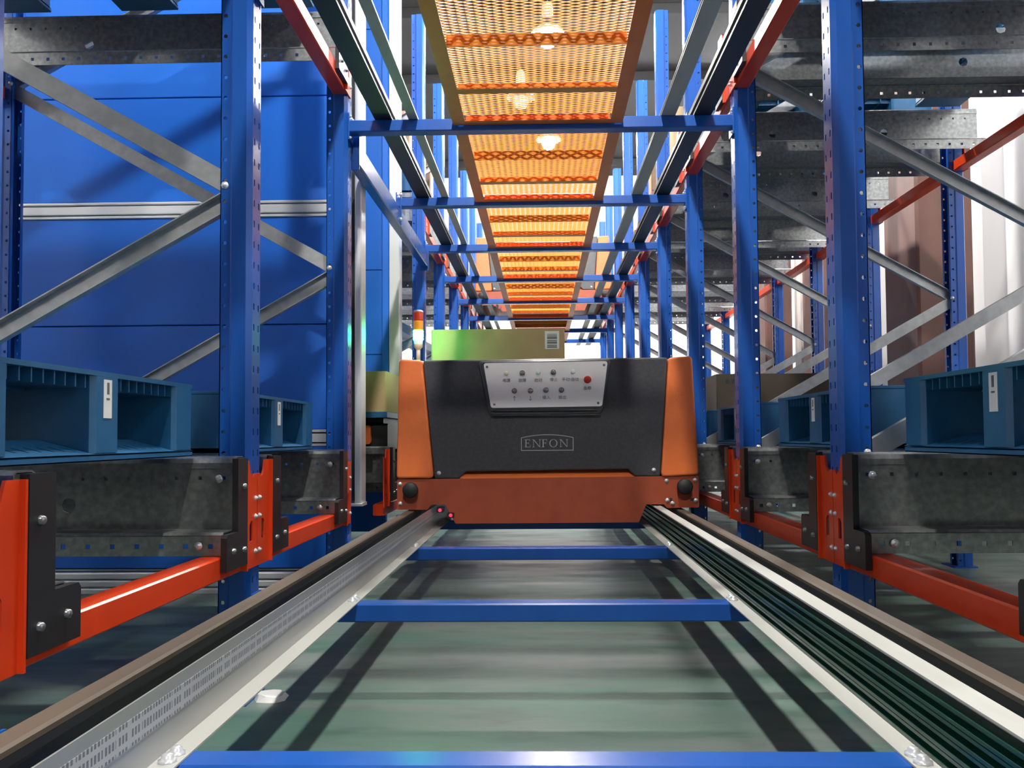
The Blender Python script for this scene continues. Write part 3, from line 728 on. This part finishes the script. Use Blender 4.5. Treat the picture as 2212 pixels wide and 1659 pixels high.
    put('logo', LOGO, t, (qx(1177), -0.0022, qz(971)), 'grey serif lettering in an arched frame')
    # bumpers, screws, sensors, wheels
    for px, py in ((886, 1060), (1466, 1056)):
        put('rubber_bumper', MB().lathe((0, 0, 0), [(0.030, 0), (0.034, -0.012), (0.038, -0.03), (0.038, -0.045), (0.032, -0.052), (0, -0.053)], 24, 'y').mesh('bump', 'rubber'), t, (qx(px), 0.0, qz(py)))
    for px, py in ((861, 1048), (862, 1090), (1430, 1044), (1490, 1043), (1431, 1085), (1491, 1086), (1442, 1092)): put('bolt', BOLT_Y[-1], t, (qx(px), 0.0, qz(py)))
    for px in (1437, 1484): put('chassis_slot', MB().box(-0.010, 0.010, -0.001, 0.003, -0.007, 0.007).mesh('slot', 'shadow_gap'), t, (qx(px), 0.0, qz(1084)))
    put('hood_screw', BOLT_Y[-1], t, (qx(945), -0.003, qz(1025))); put('hood_screw', BOLT_Y[-1], t, (qx(1403), -0.003, qz(1021)))
    for px, py in ((947, 1104), (970, 1115)):
        s = put('laser_sensor', MB().bbox(-0.018, 0.018, 0.01, 0.06, -0.012, 0.014, 0.004, 'y').mesh('las', 'black_steel'), t, (qx(px), -0.015, qz(py)))
        put('sensor_light', MB().lathe((0, 0.01, 0), [(0.008, 0), (0.008, -0.003), (0, -0.004)], 12, 'y').mesh('lasl', 'laser_red'), s)
    for sx in (-0.652, 0.672):
        for yy in (0.16, 1.05): put('wheel', MB().cyl((sx - 0.018, yy, -0.283), 'x', 0.0765, 0.036, 24).mesh('whl', 'black_steel'), t)
    return t
transfer_car(CY, 0, 'orange and black transfer car with white control panel in the middle of the lower track')
transfer_car(9.0, LEV, 'distant orange and black transfer car on the upper track, half hidden by the walkway')

# signal tower on the near car
def signal_tower(x, y, z, label):
    t = thing('signal_tower', label, 'signal light', (x, y, z))
    put('base_flange', MB().lathe((0, 0, 0), [(0.0, 0), (0.036, 0), (0.036, 0.006), (0.026, 0.011), (0.0, 0.012)], 20).mesh('tbase', 'tower_grey'), t)
    put('pole', MB().cyl((0, 0, 0.011), 'z', 0.011, 0.070, 14).mesh('tpole', 'tower_grey'), t)
    put('collar', MB().lathe((0, 0, 0), [(0.011, 0.070), (0.017, 0.078), (0.023, 0.085), (0.023, 0.122), (0.0, 0.122)], 18).mesh('tcol', 'tower_grey'), t)
    rib = lambda z0, z1: [(0.0, z0)] + [(0.0275 if k % 2 else 0.0262, z0 + (z1 - z0) * k / 8) for k in range(9)] + [(0.0, z1)]
    put('green_lens', MB().lathe((0, 0, 0), rib(0.1225, 0.172), 20).mesh('tg', 'tower_green_lit'), t, label='glowing green lens')
    put('amber_lens', MB().lathe((0, 0, 0), rib(0.1725, 0.222), 20).mesh('ta', 'tower_amber'), t, label='amber lens')
    put('red_lens', MB().lathe((0, 0, 0), rib(0.2225, 0.268), 20).mesh('tr', 'tower_red'), t, label='red lens')
    put('top_cap', MB().lathe((0, 0, 0), [(0.0272, 0.268), (0.0272, 0.274), (0.020, 0.279), (0.0, 0.280)], 20).mesh('tc', 'tower_grey'), t)
signal_tower(qx(896) - 0.028, CY + 0.27, qz(779) + 0.001, 'signal tower with glowing green lens on the left of the near car')

# load on the near car
pallet(1, CY + 0.44, 0.0, 'blue plastic pallet riding on the near transfer car', x=-0.63)
t, a, b, h = carton('long cardboard carton with white barcode label on the near transfer car', -0.605, 0.125, CY + 0.455, CY + 1.02, 0.141, 0.588)
s = put('barcode_label', MB().box(a - 0.108, a - 0.030, -b - 0.0012, -b - 0.0002, h - 0.112, h - 0.014).mesh('lab', 'paper_white'), t, label='white label with printed bars')
for k in range(9):
    w = 0.0035 + 0.002 * (k % 3)
    put('printed_bar', MB().box(a - 0.096, a - 0.042, -b - 0.0017, -b - 0.0012, h - 0.030 - k * 0.0085 - w, h - 0.030 - k * 0.0085).mesh('bar', 'print_grey'), s)

# ------------------------------------------------------------------ blue pallet lift beside the left rack
LW0, LW1 = 3.86, 5.32
lift = thing('lift_enclosure', 'tall blue panelled lift enclosure with aluminium trim behind the left rack', 'lift', (0, 0, 0))
zs = [-0.60, 0.0, 0.53, 1.075, 1.61, 2.15, 2.65, 3.18, 3.7]
for k in range(len(zs) - 1):
    tr0 = 0.040 if k in (1, 3, 5, 7) else 0.002; tr1 = 0.040 if k in (0, 2, 4, 6) else 0.002
    put('wall_panel', MB().bbox(-3.9, -0.905, LW0, LW0 + 0.05, zs[k] + tr0, zs[k + 1] - tr1, 0.003, 'x').mesh('lp', 'lift_blue'), lift)
    put('wall_panel', MB().bbox(-3.9, -1.00, LW1, LW1 + 0.05, zs[k] + 0.002, zs[k + 1] - 0.002, 0.003, 'x').mesh('lp2', 'lift_blue'), lift)
put('panel_backing', MB().box(-3.9, -0.91, LW0 + 0.052, LW0 + 0.056, -0.61, 3.7).mesh('lback', 'shadow_gap'), lift)
for k in (1, 3, 5, 7):
    z = zs[k]
    for z0, z1 in ((z - 0.039, z - 0.026), (z - 0.020, z + 0.020), (z + 0.026, z + 0.039)):
        put('trim_strip', MB().bbox(-3.9, -0.905, LW0 - 0.006, LW0 + 0.03, z0, z1, 0.003, 'x').mesh('trim', 'lift_aluminium'), lift)
for x0, x1 in ((-0.905, -0.880), (-0.864, -0.832)):
    put('corner_profile', MB().bbox(x0, x1, LW0 - 0.03, LW0 + 0.07, -0.30, 3.72, 0.005, 'z').mesh('cprof', 'lift_aluminium'), lift)
put('corner_groove', MB().box(-0.880, -0.864, LW0 - 0.018, LW0 + 0.06, -0.29, 3.72).mesh('cgr', 'shadow_gap'), lift)
put('foot_stop', MB().bbox(-0.91, -0.828, LW0 - 0.035, LW0 + 0.075, -0.315, -0.30, 0.004, 'x').mesh('cft', 'lift_aluminium'), lift)
put('corner_profile', MB().bbox(-0.972, -0.905, LW1 - 0.03, LW1 + 0.07, -0.30, 3.72, 0.005, 'z').mesh('cprof2', 'lift_aluminium'), lift)
put('corner_profile', MB().bbox(-1.02, -0.975, LW1 - 0.02, LW1 + 0.06, -0.30, 3.72, 0.005, 'z').mesh('cprof3', 'lift_blue'), lift)
for k in range(4):
    put('sill_bar', MB().bbox(-3.9, -0.84, LW0 - 0.01, LW0 + 0.06, -0.755 + k * 0.036, -0.755 + k * 0.036 + 0.030, 0.006, 'x').mesh('sill', 'lift_aluminium'), lift)
# lift carriage: two rails, a pallet, a carton and the small shuttle under it
guide_rail(-1, 3, 0, 0, 'galvanized guide rail inside the lift, near side, beside the orange shuttle', y=4.26)
guide_rail(-1, 5, 0, 1, 'galvanized guide rail inside the lift, far side, behind the orange shuttle', y=5.30)
t = thing('carriage_beam', 'orange curved beam carrying the lift rails behind the corner profile', 'beam', (-HALF, 4.18, 0))
put('box_tube', MB().bbox(0.0, 0.06, 0.05, PITCH_Y - 0.05, -0.395, -0.338, 0.004, 'y').mesh('cbt', 'orange_beam_paint', mx=True), t)
put('end_bracket', bracket(MB()).mesh('cbb', 'orange_beam_paint', mx=True), t)
t = thing('lift_tray', 'thin blue load tray inside the lift, under a carton', 'tray', (-0.80, 4.41, 0), None)
put('tray_board', MB().bbox(-1.25, -0.02, 0, 0.80, 0.106, 0.135, 0.004, 'x').mesh('tb', 'pallet_blue'), t)
put('edge_lip', MB().bbox(-1.25, -0.02, -0.006, 0.0, 0.104, 0.137, 0.002, 'x').mesh('tl', 'pallet_blue'), t)
carton('cardboard carton on the blue tray inside the lift, left of the near car', -1.55, -0.825, 4.42, 5.15, 0.1375, 0.352)
t = thing('pallet_shuttle', 'small orange and black shuttle under the blue tray inside the lift', 'shuttle', (-1.30, 4.47, 0))
put('body', MB().bbox(-0.5, 0.47, 0, 0.55, -0.065, 0.075, 0.012, 'x').mesh('shb', 'black_steel'), t)
put('lift_plate', MB().bbox(-0.45, 0.44, 0.04, 0.50, 0.075, 0.105, 0.006, 'x').mesh('shp', 'black_steel'), t)
put('end_cover', MB().prism(rounded([(-0.40, -0.035), (0.385, -0.035), (0.385, 0.065), (-0.40, 0.065)], 0.014, 3), 'y', -0.035, 0.0).mesh('shc', 'car_orange'), t)
for x in (-0.4, 0.4):
    for y in (0.04, 0.48): put('wheel', MB().cyl((x, y, -0.070), 'y', 0.035, 0.03, 16).mesh('shw', 'rubber'), t)

dup = [k for k, v in USED.items() if v > 1]
if dup: print('DUPLICATE LABELS', dup)
